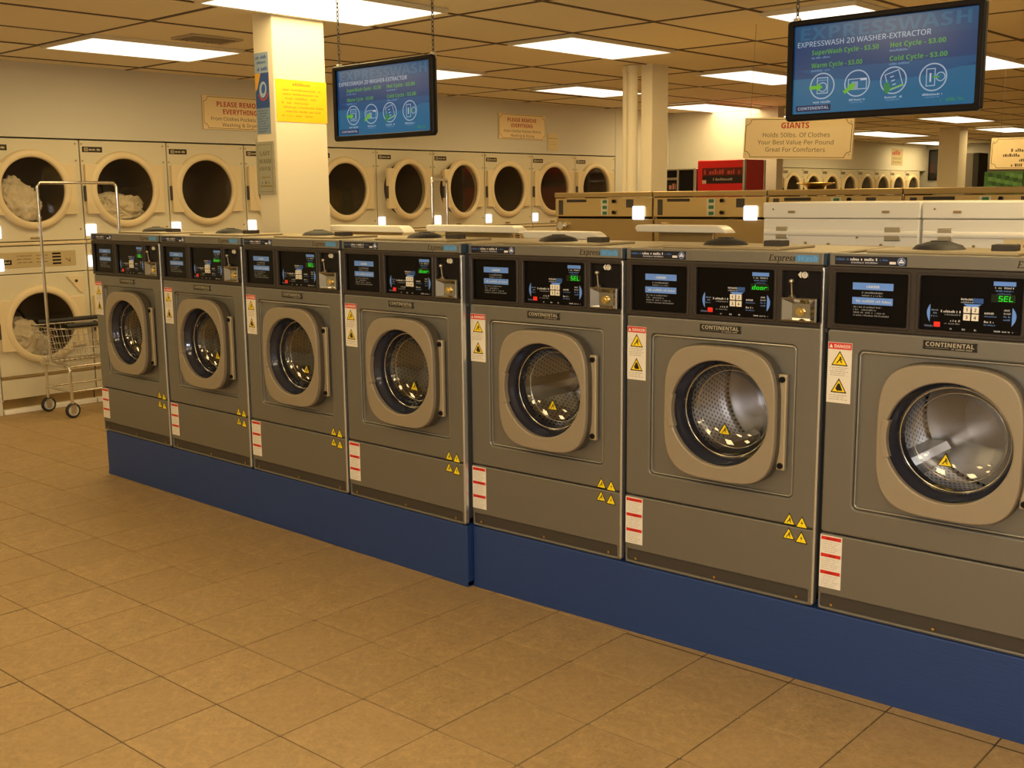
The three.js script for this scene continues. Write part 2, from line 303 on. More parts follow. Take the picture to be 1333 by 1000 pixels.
function cautionTri(x, cx, top, w, h, kind, bg = '#ffdf1c') {
  x.fillStyle = '#1a1710'; x.beginPath(); x.moveTo(cx, top); x.lineTo(cx + w / 2, top + h); x.lineTo(cx - w / 2, top + h); x.fill();
  const k = w * (kind === 2 ? .07 : .06); x.fillStyle = bg; x.beginPath(); x.moveTo(cx, top + k * 1.7); x.lineTo(cx + w / 2 - k * 1.4, top + h - k); x.lineTo(cx - w / 2 + k * 1.4, top + h - k); x.fill();
  x.fillStyle = '#1a1710'; x.strokeStyle = '#1a1710';
  if (kind === 0) { x.beginPath(); x.moveTo(cx + w * .04, top + h * .32); x.lineTo(cx - w * .08, top + h * .62); x.lineTo(cx + w * .02, top + h * .62); x.lineTo(cx - w * .05, top + h * .86); x.lineTo(cx + w * .1, top + h * .54); x.lineTo(cx, top + h * .54); x.fill(); }
  else if (kind === 1) { x.lineWidth = w * .06; x.beginPath(); x.moveTo(cx - w * .18, top + h * .84); x.lineTo(cx + w * .02, top + h * .55); x.lineTo(cx + w * .16, top + h * .6); x.moveTo(cx, top + h * .6); x.lineTo(cx + w * .14, top + h * .8); x.stroke(); x.beginPath(); x.arc(cx + w * .05, top + h * .46, w * .06, 0, 7); x.fill(); }
  else { x.beginPath(); x.moveTo(cx - w * .05, top + h * .36); x.lineTo(cx + w * .06, top + h * .36); x.lineTo(cx + w * .24, top + h * .84); x.lineTo(cx - w * .1, top + h * .86); x.lineTo(cx - w * .2, top + h * .7); x.fill(); }
}
P.danger = canvasTex(128, 320, (x, w, h) => {
  x.fillStyle = '#e9e4da'; x.fillRect(0, 0, w, h); x.fillStyle = '#d13a38'; x.fillRect(2, 2, w - 4, 34); x.fillStyle = '#f3ece2'; x.beginPath(); x.moveTo(16, 9); x.lineTo(26, 29); x.lineTo(6, 29); x.fill(); text(x, 'DANGER', 76, 20, 24, '#f3ece2', { w: 88 });
  cautionTri(x, 64, 44, 88, 78, 1); cautionTri(x, 64, 188, 86, 78, 2);
  for (let i = 0; i < 5; i++) scribble(x, 12, 130 + i * 10, 100 - (i % 2) * 14, 5, '#a39d94'); for (let i = 0; i < 3; i++) scribble(x, 12, 276 + i * 11, 98 - (i % 2) * 20, 5, '#a39d94');
});
P.notice = canvasTex(128, 300, (x, w, h) => {
  x.fillStyle = '#ece8e2'; x.fillRect(0, 0, w, h);
  for (const y of [6, 104, 202]) { x.fillStyle = '#d8281c'; x.fillRect(6, y, w - 12, 20); scribble(x, 34, y + 6, 62, 9, '#7a150e'); for (let i = 0; i < 6; i++) scribble(x, 12, y + 28 + i * 11, 102 - (i % 3) * 12, 5, '#c0b8b0'); }
});
P.tri0 = canvasTex(128, 112, x => cautionTri(x, 64, 4, 122, 104, 0, '#ffe61a'));
P.tri1 = canvasTex(128, 112, x => cautionTri(x, 64, 4, 122, 104, 1, '#ffe61a'));
P.coin = canvasTex(128, 96, (x, w, h) => { x.fillStyle = '#0b0a0c'; x.fillRect(0, 0, w, h); x.fillStyle = '#e6e2d8'; x.beginPath(); x.moveTo(36, 14); x.lineTo(8, 48); x.lineTo(36, 82); x.lineTo(50, 82); x.lineTo(50, 14); x.fill(); x.fillStyle = '#0b0a0c'; x.beginPath(); x.arc(86, 48, 42, 0, 7); x.fill(); x.fillStyle = '#e6e2d8'; x.beginPath(); x.arc(86, 48, 36, 0, 7); x.fill(); x.strokeStyle = '#77716a'; x.lineWidth = 4; x.beginPath(); x.ellipse(86, 48, 12, 22, 0, 0, 7); x.stroke(); });
for (const k in P) if (!Array.isArray(P[k])) M[k] = k === 'info' || k === 'key' || k === 'coin' ? new THREE.MeshPhysicalMaterial({ map: P[k], roughness: .3, specularIntensity: .3 }) : decalMat(P[k], .5);
M.keyFaces = P.keys.map(t => decalMat(t, .4)); M.redKey = std([.85, .03, .02], .4, 0, { emissive: new THREE.Color().setRGB(.8, .03, .02), emissiveIntensity: .12 });

// ---------------------------------------------------------------- front-load washers
function triGeo(cx, cy, w, h, z, th = .001) { // triangular sticker with its own uv
  const s = new THREE.Shape([new THREE.Vector2(-w / 2, -h / 2), new THREE.Vector2(w / 2, -h / 2), new THREE.Vector2(0, h / 2)]);
  const g = new THREE.ExtrudeGeometry(s, { depth: th, bevelEnabled: false }), uv = g.attributes.uv, p = g.attributes.position;
  for (let i = 0; i < uv.count; i++) uv.setXY(i, .5 + p.getX(i) / w * .95, .5 + p.getY(i) / h * .93);
  return g.translate(cx, cy, z);
}
function makeWasher() {
  const w = .752, D = .64, t = thing('washing_machine', 'x', 'washing machine', [0, 0, 0], 0, 'row of grey front-load washers');
  const DX = .405, DYc = .637;
  // cabinet: shell, lower front, upper front with recessed field
  const fr = rrect(.004, w - .004, .275, .956, .011); fr.holes.push(rrect(.106, .662, .368, .892, .018, THREE.Path));
  const field = rrect(.09, .68, .35, .905, .02); field.holes.push(circ(DX, DYc, .2));
  part('cabinet', [box(.028, .04, 0, 1.19, -D, -.012), box(w - .04, w - .028, 0, 1.19, -D, -.012), box(.028, w - .028, 0, 1.19, -D - .01, -D), box(.028, w - .028, 0, .02, -D, -.012), box(0, w, .94, .952, -.3, -.03),
    ext(fr, -.024, 0, .007, 3, 6), ext(field, -.034, -.015, .001, 1, 32)], M.body, t);
  const lipShape = rrect(.1075, .6605, .3695, .8905, .0165); lipShape.holes.push(rrect(.114, .654, .376, .884, .012, THREE.Path));
  part('recess_lip_highlight', ext(lipShape, -.016, -.006, .003, 2, 6), M.lipHighlight, t);  // lip made lighter than the body to paint the recess edge highlight
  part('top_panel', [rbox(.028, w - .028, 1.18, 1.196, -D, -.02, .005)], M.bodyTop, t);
  const kick = rrect(.004, w - .004, .006, .271, .006); kick.holes.push(rrect(.012, w - .022, .015, .060, .006, THREE.Path));
  part('kick_panel', ext(kick, -.018, .001, .004, 2, 5), M.body, t);
  part('vent_strip', [box(.008, w - .016, .011, .066, -.02, -.006)], M.vent, t);
  for (const x of [.05, .38, .69]) part('screw', cyl([x, .026, -.009], [x, .026, .0005], .005, 8), M.brass, t);
  part('edge_highlight', [rbox(w - .012, w, .012, 1.155, -.02, .005, .006, 3)], M.edge, t);  // bright strip stands in for the rounded cabinet edge catching light
  // header and control panel
  const hd = part('header_strip', [rbox(.003, w - .006, 1.16, 1.2, -.06, .004, .004)], M.body, t);
  part('header_badge', label(.022, .247, 1.165, 1.193, .004), M.badge, hd); part('model_badge', label(.555, .732, 1.1645, 1.1985, .004), M.express, hd);
  part('gap_filler', [box(w - .007, w + .001, 1.16, 1.198, -.06, -.004)], M.blueStrip, t);
  const pan = rrect(.002, w - .002, .957, 1.159, .004);
  for (const [a, b] of [[.026, .254], [.29, .58], [.607, .742]]) pan.holes.push(rrect(a, b, .975, 1.14, .006, THREE.Path));
  const cp = part('control_panel', [ext(pan, -.02, .004, .004, 2, 4), ext((() => { const s = rrect(.018, .262, .967, 1.148, .01); s.holes.push(rrect(.026, .254, .975, 1.14, .006, THREE.Path)); return s; })(), .002, .008, .002, 1, 4),
    ext((() => { const s = rrect(.280, .59, .967, 1.148, .01); s.holes.push(rrect(.29, .58, .975, 1.14, .006, THREE.Path)); return s; })(), .002, .008, .002, 1, 4), ext((() => { const s = rrect(.599, .748, .967, 1.148, .01); s.holes.push(rrect(.607, .742, .975, 1.14, .006, THREE.Path)); return s; })(), .002, .007, .002, 1, 4)], M.bezel, t);
  part('info_screen', label(.024, .256, .973, 1.142, -.008, .004), M.info, cp); part('keypad_screen', label(.288, .582, .973, 1.142, -.008, .004), M.key, cp);
  part('coin_recess', label(.605, .744, .973, 1.142, -.012, .004), M.black, cp);
  part('display_window', label(.492, .556, 1.0685, 1.0905, -.004, .002), led['door'], cp);
  [[.427, 1.042, 0], [.4505, 1.042, 1], [.427, 1.0195, 2], [.4505, 1.0195, 3]].forEach(([x, y, i]) => part('number_key', box(x - .0095, x + .0095, y - .0095, y + .0095, -.004, .0002), M.keyFaces[i], cp));
  part('stop_key', rbox(.333, .352, .985, 1.001, -.004, .0005, .002), M.redKey, cp);
  // coin slide
  const dish = (() => { // chrome coin housing: a rim whose four faces slope in to a recessed plate
    const q = (x0, x1, y0, y1, z) => [[x0, y0, z], [x1, y0, z], [x1, y1, z], [x0, y1, z]], B = q(.612, .734, .974, 1.052, -.008), O = q(.612, .734, .974, 1.052, .016), P1 = q(.617, .729, .979, 1.047, .019), I = q(.642, .704, .984, 1.032, -.002), f = [];
    for (const [U, V] of [[B, O], [O, P1], [P1, I]]) for (let i = 0; i < 4; i++) { const k = (i + 1) % 4; f.push(U[i], U[k], V[k], U[i], V[k], V[i]); }
    f.push(I[0], I[1], I[2], I[0], I[2], I[3]); const g = new THREE.BufferGeometry(); g.setAttribute('position', new THREE.Float32BufferAttribute(f.flat(), 3)); g.setAttribute('uv', new THREE.Float32BufferAttribute(new Array(f.length * 2).fill(0), 2)); g.computeVertexNormals(); return g;
  })();
  const cs = part('coin_box', dish, M.coinChrome, t);
  part('coin_lever', [cyl([.644, 1.054, .006], [.644, 1.1, .012], .0028, 8), new THREE.SphereGeometry(.0085, 14, 10).translate(.644, 1.106, .013), cyl([.644, 1.048, .002], [.644, 1.056, .008], .012, 14)], M.chromeRough, cs);
  part('coin_lock', [cyl([.672, 1.005, -.003], [.672, 1.005, .006], .014, 18), cyl([.672, 1.005, .004], [.672, 1.005, .010], .006, 12)], M.brass, cs);
  part('coin_sign', label(.654, .692, 1.112, 1.141, -.008, .0015), M.coin, cs);
  part('name_plate', rbox(.306, .463, .916, .942, -.002, .004, .002), M.brand, t, 'black name plate with pale lettering');
  part('danger_sticker', label(.008, .087, .716, .914, .0), M.danger, t); part('notice_sticker', label(.006, .080, .084, .265, .001), M.notice, t);
  [[.657, .297, 0], [.702, .293, 1], [.657, .246, 0], [.702, .240, 1]].forEach(([x, y, k]) => part('caution_sticker', triGeo(x, y, .044, .042, y > .27 ? .0002 : .0012), k ? M.tri0 : M.tri1, t));
  // hinge
  const hg = part('hinge', [rbox(.606, .636, .462, .792, -.008, .009, .004, 2)], M.hinge, t);
  for (const y of [.775, .478]) part('hinge_bolt', cyl([.622, y, .008], [.622, y, .014], .0105, 14), M.black, hg);
  // door
  const pts = []; for (let i = 0; i < 96; i++) { const a = i / 96 * Math.PI * 2, n = 2 / 3.7, c = Math.cos(a), s = Math.sin(a); pts.push(new THREE.Vector2(DX + .212 * Math.sign(c) * Math.abs(c) ** n, DYc - .002 + .238 * Math.sign(s) * Math.abs(s) ** n)); }
  const ds = new THREE.Shape(pts); ds.holes.push(circ(DX, DYc, .186));
  const door = part('door', ext(ds, .03, .048, .006, 4, 64), M.doorFrame, t);
  const db = new THREE.Shape(pts.map(p => new THREE.Vector2(DX + (p.x - DX) * 1.012, DYc + (p.y - DYc) * 1.012))); db.holes.push(circ(DX, DYc, .188));
  part('door_back', ext(db, -.006, .031, .004, 2, 64), M.doorBack, door);
  part('door_handle', [ext((() => { const s = new THREE.Shape(); const r0 = .179, r1 = .2; for (let i = 0; i <= 10; i++) { const a = Math.PI * (1 - .09 + .205 * i / 10); s[i ? 'lineTo' : 'moveTo'](DX + r1 * Math.cos(a), DYc + r1 * Math.sin(a)); } for (let i = 10; i >= 0; i--) { const a = Math.PI * (1 - .09 + .205 * i / 10); s.lineTo(DX + r0 * Math.cos(a), DYc + r0 * Math.sin(a)); } return s; })(), .03, .0515, .003, 2)], M.doorFrame, door);
  part('door_ring', lathe([[.188, .034], [.187, .026], [.183, .016], [.176, .006], [.170, -.004], [.167, -.014], [.1655, -.03], [.164, -.06]], DX, DYc, 64), M.gasket, door, 'dark polished ring round the door glass');
  const bowl = [[.1665, -.010], [.1645, -.022], [.160, -.038], [.153, -.052], [.142, -.064], [.127, -.074], [.106, -.083], [.08, -.090], [.05, -.095], [.02, -.0975], [.0001, -.098]];
  part('door_glass', lathe(bowl, DX, DYc, 64), M.glass, door);
  part('glass_highlight_ring', [new THREE.TorusGeometry(.1635, .0022, 8, 72).translate(DX, DYc, -.022), new THREE.TorusGeometry(.140, .0015, 8, 72).translate(DX, DYc, -.064)], M.chrome, door, 'added bright rings standing in for highlights in the dished glass');  // chrome rings added to imitate the concentric highlights of thick glass
  part('door_sticker', triGeo(.362, .557, .048, .044, -.083, .001), M.caution, door, 'yellow caution triangle on the glass');
  // drum
  const drum = part('drum', lathe([[.205, -.05], [.235, -.055], [.25, -.07], ...Array.from({ length: 26 }, (_, i) => [.25, -.085 - .015 * i]), [.24, -.475]], 0, 0, 72), M.drum, t); drum.position.set(DX, DYc, 0);
  part('drum_back', lathe([[.245, -.47], [.2, -.475], [.12, -.455], [.11, -.46], [.0001, -.455]], 0, 0, 48), M.drumBack, drum);
  part('drum_front', lathe([[.2, -.012], [.19, -.02], [.19, -.05], [.21, -.055]], 0, 0, 48), M.drumBack, drum);
  for (let i = 0; i < 3; i++) part('drum_lifter', ext(new THREE.Shape([[-.05, -.25], [.05, -.25], [.014, -.195], [-.014, -.195]].map(p => new THREE.Vector2(...p))), -.455, -.085, .006, 2).rotateZ(i * Math.PI * 2 / 3), M.drumBack, drum);
  // soap dispenser on top
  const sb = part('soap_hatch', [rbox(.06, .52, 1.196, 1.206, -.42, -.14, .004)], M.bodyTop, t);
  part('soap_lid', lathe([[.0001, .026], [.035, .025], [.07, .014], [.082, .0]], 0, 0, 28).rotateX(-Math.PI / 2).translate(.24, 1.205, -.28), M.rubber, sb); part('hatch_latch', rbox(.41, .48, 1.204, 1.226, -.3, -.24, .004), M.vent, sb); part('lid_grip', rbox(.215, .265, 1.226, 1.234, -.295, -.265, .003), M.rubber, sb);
  return t;
}
const washer0 = makeWasher();
const washerLabels = [
  'leftmost grey front-load washer, at the end of the blue plinth beside the wire cart',
  'second grey front-load washer from the left end of the blue plinth',
  'third grey front-load washer from the left, in line with the square white column',
  'fourth grey front-load washer from the left, just left of the joint in the plinth',
  'grey front-load washer just right of the plinth joint, third from the right edge',
  'grey front-load washer second from the right, its display reading door above a shiny perforated drum',
  'rightmost grey front-load washer, nearest and cut off by the right edge of the photo'];
for (let k = 0; k < 7; k++) {
  const o = k ? copy(washer0, washerLabels[k]) : washer0; o.userData.label = washerLabels[k];
  if (k < 4) { o.position.set(k * .762, .2647, 0); o.scale.y = .971; }
  else { o.position.set(k * .762 - .0075, .2618, -.0324 - .03082 * (k - 4)); o.rotation.y = .0404; }
  const txt = ['SEL', 'door', 'SEL', 'door', 'SEL', 'door', 'SEL'][k];
  o.traverse(m => { if (m.name === 'display_window') m.material = led[txt]; if (m.name === 'drum') m.rotation.z = [1.2, 2.3, .9, 1.9, -1.35, 1.5, 1.15][k]; });
}
{ // blue plinths
  const a = thing('plinth', 'blue painted plinth under the four left grey washers', 'plinth', [0, 0, 0]);
  part('block', rbox(.008, 3.036, 0, .2645, -.655, -.004, .004), M.plinth, a); part('floor_edge', box(.008, 3.036, 0, .02, -.655, -.003), M.plinth, a);
  const b = thing('plinth', 'blue painted plinth under the three right grey washers', 'plinth', [3.0405, 0, -.0324], .0404);
  const skew = g => { const p = g.attributes.position; for (let i = 0; i < p.count; i++) if (p.getX(i) < .1) p.setX(i, p.getX(i) - p.getZ(i) * .046); return g; };
  part('block', skew(rbox(.004, 2.32, 0, .2616, -.60, .001, .004)), M.plinth, b); part('floor_edge', skew(box(.004, 2.32, 0, .02, -.60, .002)), M.plinth, b);
}

// ---------------------------------------------------------------- stacked dryers
P.dryBadge = canvasTex(192, 56, (x, w, h) => { x.fillStyle = '#1d1710'; x.fillRect(0, 0, w, h); x.strokeStyle = '#cdbf9a'; x.lineWidth = 6; x.strokeRect(22, 14, 30, 28); x.fillStyle = '#cdbf9a'; x.fillRect(30, 24, 14, 8); scribble(x, 64, 18, 108, 20, '#cdbf9a'); });
P.dryLabel = canvasTex(640, 130, (x, w, h) => {
  x.fillStyle = '#c4b48c'; x.fillRect(0, 0, w, h); for (let i = 0; i < 60; i++) { x.fillStyle = i % 2 ? 'rgba(255,240,200,.05)' : 'rgba(60,40,10,.05)'; x.fillRect(0, i * 2.2, w, 1.1); }
  x.fillStyle = '#1d1710'; x.fillRect(6, 62, 118, 40); scribble(x, 40, 72, 76, 18, '#cdbf9a'); for (let i = 0; i < 3; i++) { scribble(x, 166, 26 + i * 28, 120, 9, '#6e5a34'); scribble(x, 320, 26 + i * 28, 90, 9, '#6e5a34'); }
  for (let i = 0; i < 4; i++) { x.fillStyle = '#1d1710'; x.fillRect(448, 14 + i * 28, 70, 16); } x.strokeStyle = '#3c3220'; x.lineWidth = 5; x.beginPath(); x.moveTo(556, 66); x.lineTo(590, 96); x.lineTo(590, 66); x.stroke();
});
M.dryBadge = decalMat(P.dryBadge); M.dryLabel = decalMat(P.dryLabel, .4, { metalness: .3 });
function makeDryer(depth = .72) {
  const w = .744, t = thing('stacked_dryer', 'x', 'dryer', [0, 0, 0], 0, 'wall of cream stacked dryers');
  const UX = .352, UY = 1.706, LY = .675, s0 = .003;
  const front = (y0, y1, cx, cy) => { const s = rrect(s0, w, y0, y1, .006); s.holes.push(circ(cx, cy, .262)); return ext(s, -.02, 0, .004, 2, 32); };
  part('cabinet', [front(1.318, 2.088, UX, UY), front(.292, 1.066, UX, LY), ext(rrect(s0, w, 1.072, 1.282, .005), -.02, 0, .004, 2, 3), ext(rrect(s0, w, .115, .27, .005), -.02, 0, .004, 2, 3),
    box(s0, s0 + .01, .1, 2.085, -depth, -.02), box(w - .01, w, .1, 2.085, -depth, -.02), box(s0, w, 2.07, 2.085, -depth, -.02), box(s0, w, .1, 2.085, -depth - .01, -depth)], M.enamel, t);
  part('shelf_rail', [rbox(s0, w, 1.288, 1.311, -.04, .012, .004)], M.enamelDoor, t); part('service_rail', [rbox(s0, w, .272, .29, -.03, .006, .003)], M.steelDark, t);
  part('base', [box(s0, w, .03, .115, -.3, -.05)], M.steelDark, t); part('floor_bar', rbox(s0, w, 0, .036, -.06, .004, .004), M.enamelWhite, t);
  for (const [nm, cy] of [['upper', UY], ['lower', LY]]) {
    const dg = new THREE.Group(); dg.name = nm + '_door'; dg.position.set(.70, 0, 0); t.add(dg); const ox = -.70;
    const wing = s => { const q = new THREE.Shape(), R0 = .285, X = s < 0 ? .018 : .69, a = Math.asin(.19 / R0), b = Math.asin(.2 / R0), r = .012;
      q.moveTo(X - s * r, cy - .19); q.lineTo(UX + s * R0 * Math.cos(a), cy - .19);
      for (let i = 0; i <= 12; i++) { const t = -a + (a + b) * i / 12; q.lineTo(UX + s * R0 * Math.cos(t), cy + R0 * Math.sin(t)); }
      q.lineTo(X - s * r, cy + .2); q.quadraticCurveTo(X, cy + .2, X, cy + .2 - r); q.lineTo(X, cy - .19 + r); q.quadraticCurveTo(X, cy - .19, X - s * r, cy - .19); return ext(q, .002, .034, .005, 3, 6).translate(ox, 0, 0); };
    part('door_wing', wing(-1), M.enamelDoor, dg); part('door_wing', wing(1), M.enamelDoor, dg);
    part('door_ring', lathe([[.246, .012], [.244, .026], [.248, .038], [.258, .043], [.274, .043], [.290, .039], [.302, .028], [.305, .004]], UX + ox, cy, 64), M.enamelDoor, dg);
    part('door_glass', lathe([[.247, .016], [.0001, .017]], UX + ox, cy, 48), M.smoke, dg);
    part('door_handle', rbox(.006 + ox, .024 + ox, cy - .09, cy + .03, .004, .03, .004), M.bezelEdge, dg);
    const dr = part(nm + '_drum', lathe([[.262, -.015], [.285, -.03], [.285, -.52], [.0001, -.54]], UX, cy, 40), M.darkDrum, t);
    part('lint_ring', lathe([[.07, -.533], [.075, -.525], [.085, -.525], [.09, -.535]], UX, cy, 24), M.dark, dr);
  }
  part('brand_badge', label(.02, .186, 1.997, 2.04, .0), M.dryBadge, t);
  part('instruction_plate', rbox(.03, .655, 1.118, 1.236, -.003, .003, .002), M.dryLabel, t);
  part('coin_plate', [ext(new THREE.Shape([[.566, 1.034], [.698, 1.034], [.69, .90], [.668, .905]].map(p => new THREE.Vector2(...p))), -.002, .014, .004, 2)], M.enamelDoor, t); part('coin_lock', cyl([.64, .995, .012], [.64, .995, .018], .012, 14), M.dark, t);
  part('glare_patch', [rbox(.004, .09, 1.345, 1.435, -.002, .012, .016, 3)], M.flashGlare, t, 'white patch of flash glare, painted as a glow'); part('glare_patch', [rbox(.004, .09, 1.10, 1.19, .003, .014, .016, 3)], M.flashGlare, t, 'white patch of flash glare, painted as a glow');
  part('door_stop', rbox(.31, .38, 1.335, 1.347, 0, .01, .002), M.steelDark, t);
  for (const y of [2.06, 1.93, 1.40]) for (const bx of [w - .03, s0 + .012]) part('seam_bolt', cyl([bx, y, -.002], [bx, y, .006], .007, 8), M.steelDark, t);
  return t;
}
const dryer0 = makeDryer();
const dryerLabels = ['first cream stacked dryer at the left edge, clothes behind both its glasses', 'second cream stacked dryer from the left, white clothes in its upper drum',
  'third cream stacked dryer from the left, empty dark upper drum, left of the square column', 'cream stacked dryer mostly hidden behind the square white column', 'cream stacked dryer showing directly right of the square column, door shut',
  'cream stacked dryer right below the left hanging screen, upper door ajar with black handle', 'cream stacked dryer with upper door ajar behind the thin metal rack', 'cream stacked dryer directly below the second wall sign, door shut',
  'cream stacked dryer under the small pinned note, partly behind the stainless machine', 'last cream stacked dryer of the near wall, beside the piped column'];
for (let k = -1; k <= 8; k++) {
  const z = Z0 - k * PD, o = k === -1 ? dryer0 : copy(dryer0); o.userData.label = dryerLabels[k + 1];
  o.position.set(wallX(z), 0, z); o.rotation.y = DTURN;
  if (k === 4 || k === 5) o.children.find(c => c.name === 'upper_door').rotation.y = .16;
}
for (let k = 0; k < 9; k++) {
  const o = copy(dryer0, `far cream dryer under the giants sign, ${['first', 'second', 'third', 'fourth', 'fifth', 'sixth', 'seventh', 'eighth', 'ninth'][k]} to the right of the red machine`, 'far row of cream dryers'); o.position.set(-3.8, 0, -14.15 - .745 * k); o.rotation.y = Math.PI / 2;
}
// laundry inside dryers
function heap(lab, k, cy, rx, ry, rz, sx, sd) {
  let g = new THREE.IcosahedronGeometry(1, 24); const p = g.attributes.position, v = new THREE.Vector3();
  for (let i = 0; i < p.count; i++) {
    v.fromBufferAttribute(p, i); const n = v.clone(); let d = 1;
    const a = noise.noise(n.x * 1.7 + sd, n.y * 1.7, n.z * 1.7), f = 1 - Math.abs(noise.noise(n.x * 3.1 + a * 2 + sd, n.y * 3.1, n.z * 3.1)) * 1.9, f2 = 1 - Math.abs(noise.noise(n.x * 6.5 + sd, n.y * 6.5 + a * 3, n.z * 6.5)) * 2;
    d += .28 * a + .17 * (f - .5) + .07 * (f2 - .5);
    v.multiplyScalar(d); if (v.y < -.45) v.y = -.45 + (v.y + .45) * .3; p.setXYZ(i, v.x * rx, v.y * ry, v.z * rz);
  }
  g.deleteAttribute('normal'); g.deleteAttribute('uv'); g = mergeVertices(g, 1e-5); g.computeVertexNormals();
  const z = Z0 - k * PD, dx = Math.cos(DTURN), dz = -Math.sin(DTURN);
  const t = thing('laundry_heap', lab, 'laundry', [wallX(z) + dx * sx - .15, cy, z + dz * sx], DTURN); part('cloth', g, M.cloth, t); return t;
}
heap('crumpled white laundry high in the upper drum of the first dryer', -1, 1.57, .21, .20, .13, .25, 1.3);
heap('low mound of white laundry in the upper drum of the second dryer', 0, 1.54, .22, .14, .13, .34, 4.7);
heap('white laundry spilling low in the lower drum of the first dryer', -1, .52, .18, .19, .13, .22, 8.1);

// ---------------------------------------------------------------- carts with hanging rack
function makeCart(lab, pos, turn) { // local: x across, z along; base at floor
  const t = thing('laundry_cart', lab, 'cart', pos, turn, undefined), L = .9, w = .40;
  const legs = []; for (const z of [0, -L + .1]) legs.push(tube([[-w / 2, .075, z], [-w / 2, .39, z], [w / 2, .39, z], [w / 2, .075, z]], .0125, 10, 40, .05), cyl([-w / 2, .2, z], [w / 2, .2, z], .009));
  legs.push(cyl([-w / 2, .2, 0], [-w / 2, .2, -L + .1], .009), cyl([w / 2, .2, 0], [w / 2, .2, -L + .1], .009), cyl([-w / 2, .39, 0], [-w / 2, .39, -L + .1], .011), cyl([w / 2, .39, 0], [w / 2, .39, -L + .1], .011));
  part('frame', legs, M.chrome, t);
  for (const [x, z] of [[-w / 2, 0], [w / 2, 0], [-w / 2, -L + .1], [w / 2, -L + .1]]) {
    const c = part('caster', [box(x - .024, x - .018, .04, .1, z - .018, z + .018), box(x + .018, x + .024, .04, .1, z - .018, z + .018), box(x - .024, x + .024, .096, .104, z - .02, z + .02)], M.chromeRough, t);
    part('wheel', new THREE.TorusGeometry(.046, .013, 12, 28).rotateY(Math.PI / 2).translate(x, .059, z), M.rubber, c); part('wheel_hub', cyl([x - .0145, .059, z], [x + .0145, .059, z], .04, 22), M.hub, c);
  }
  // wire basket, wider at the top
  const b = [], y0 = .42, y1 = .68, zA = .06, zB = -L - .0, f = y => (y - y0) / (y1 - y0), hx = y => w / 2 - .01 + .04 * f(y), za = y => zA - .04 + .05 * f(y), zb = y => zB + .02 - .02 * f(y);
  for (let i = 0; i <= 5; i++) { const y = y0 + (y1 - y0) * i / 5; b.push(tube([[-hx(y), y, za(y)], [hx(y), y, za(y)], [hx(y), y, zb(y)], [-hx(y), y, zb(y)], [-hx(y), y, za(y) - .001]], i === 5 ? .006 : .0028, 5, 40, .02)); }
  for (let i = 0; i <= 22; i++) { const q = i / 22; for (const s of [-1, 1]) b.push(cyl([s * hx(y0), y0, za(y0) + (zb(y0) - za(y0)) * q], [s * hx(y1), y1, za(y1) + (zb(y1) - za(y1)) * q], .0022, 4)); b.push(cyl([-hx(y0), y0, za(y0) + (zb(y0) - za(y0)) * q], [hx(y0), y0, za(y0) + (zb(y0) - za(y0)) * q], .0022, 4)); }
  for (let i = 0; i <= 9; i++) { const q = i / 4.5 - 1; for (const [A, B] of [[za(y0), za(y1)], [zb(y0), zb(y1)]]) b.push(cyl([q * hx(y0), y0, A], [q * hx(y1), y1, B], .0022, 4)); }
  part('wire_basket', b, M.chromeRough, t);
  for (const sd of [-1, 1]) part('bumper_rail', tube([[sd * (w / 2 + .035), .70, .02], [sd * (w / 2 + .035), .70, -L - .01]], .018, 10, 4), M.rubber, t, 'black rail along the basket rim');
  part('hanging_rack', [tube([[-.03, .39, .035], [-.03, 1.755, .035], [-.03, 1.755, -.595], [-.03, .39, -.595]], .0115, 10, 80, .03), cyl([-w / 2, .39, -.595], [w / 2, .39, -.595], .009), cyl([-w / 2, .39, .035], [w / 2, .39, .035], .009)], M.chrome, t);
  return t;
}
const cart0 = makeCart('chrome wire laundry cart with tall hanging rack, between the dryers and the leftmost washer', [-2.03, 0, -.69], 0);
cart0.userData.group = 'wire laundry carts';
{ const c = copy(cart0, 'distant wire laundry cart whose narrow rack rises in front of the ajar dryer doors'); c.position.set(.10, 0, -2.68); c.rotation.y = .62; }

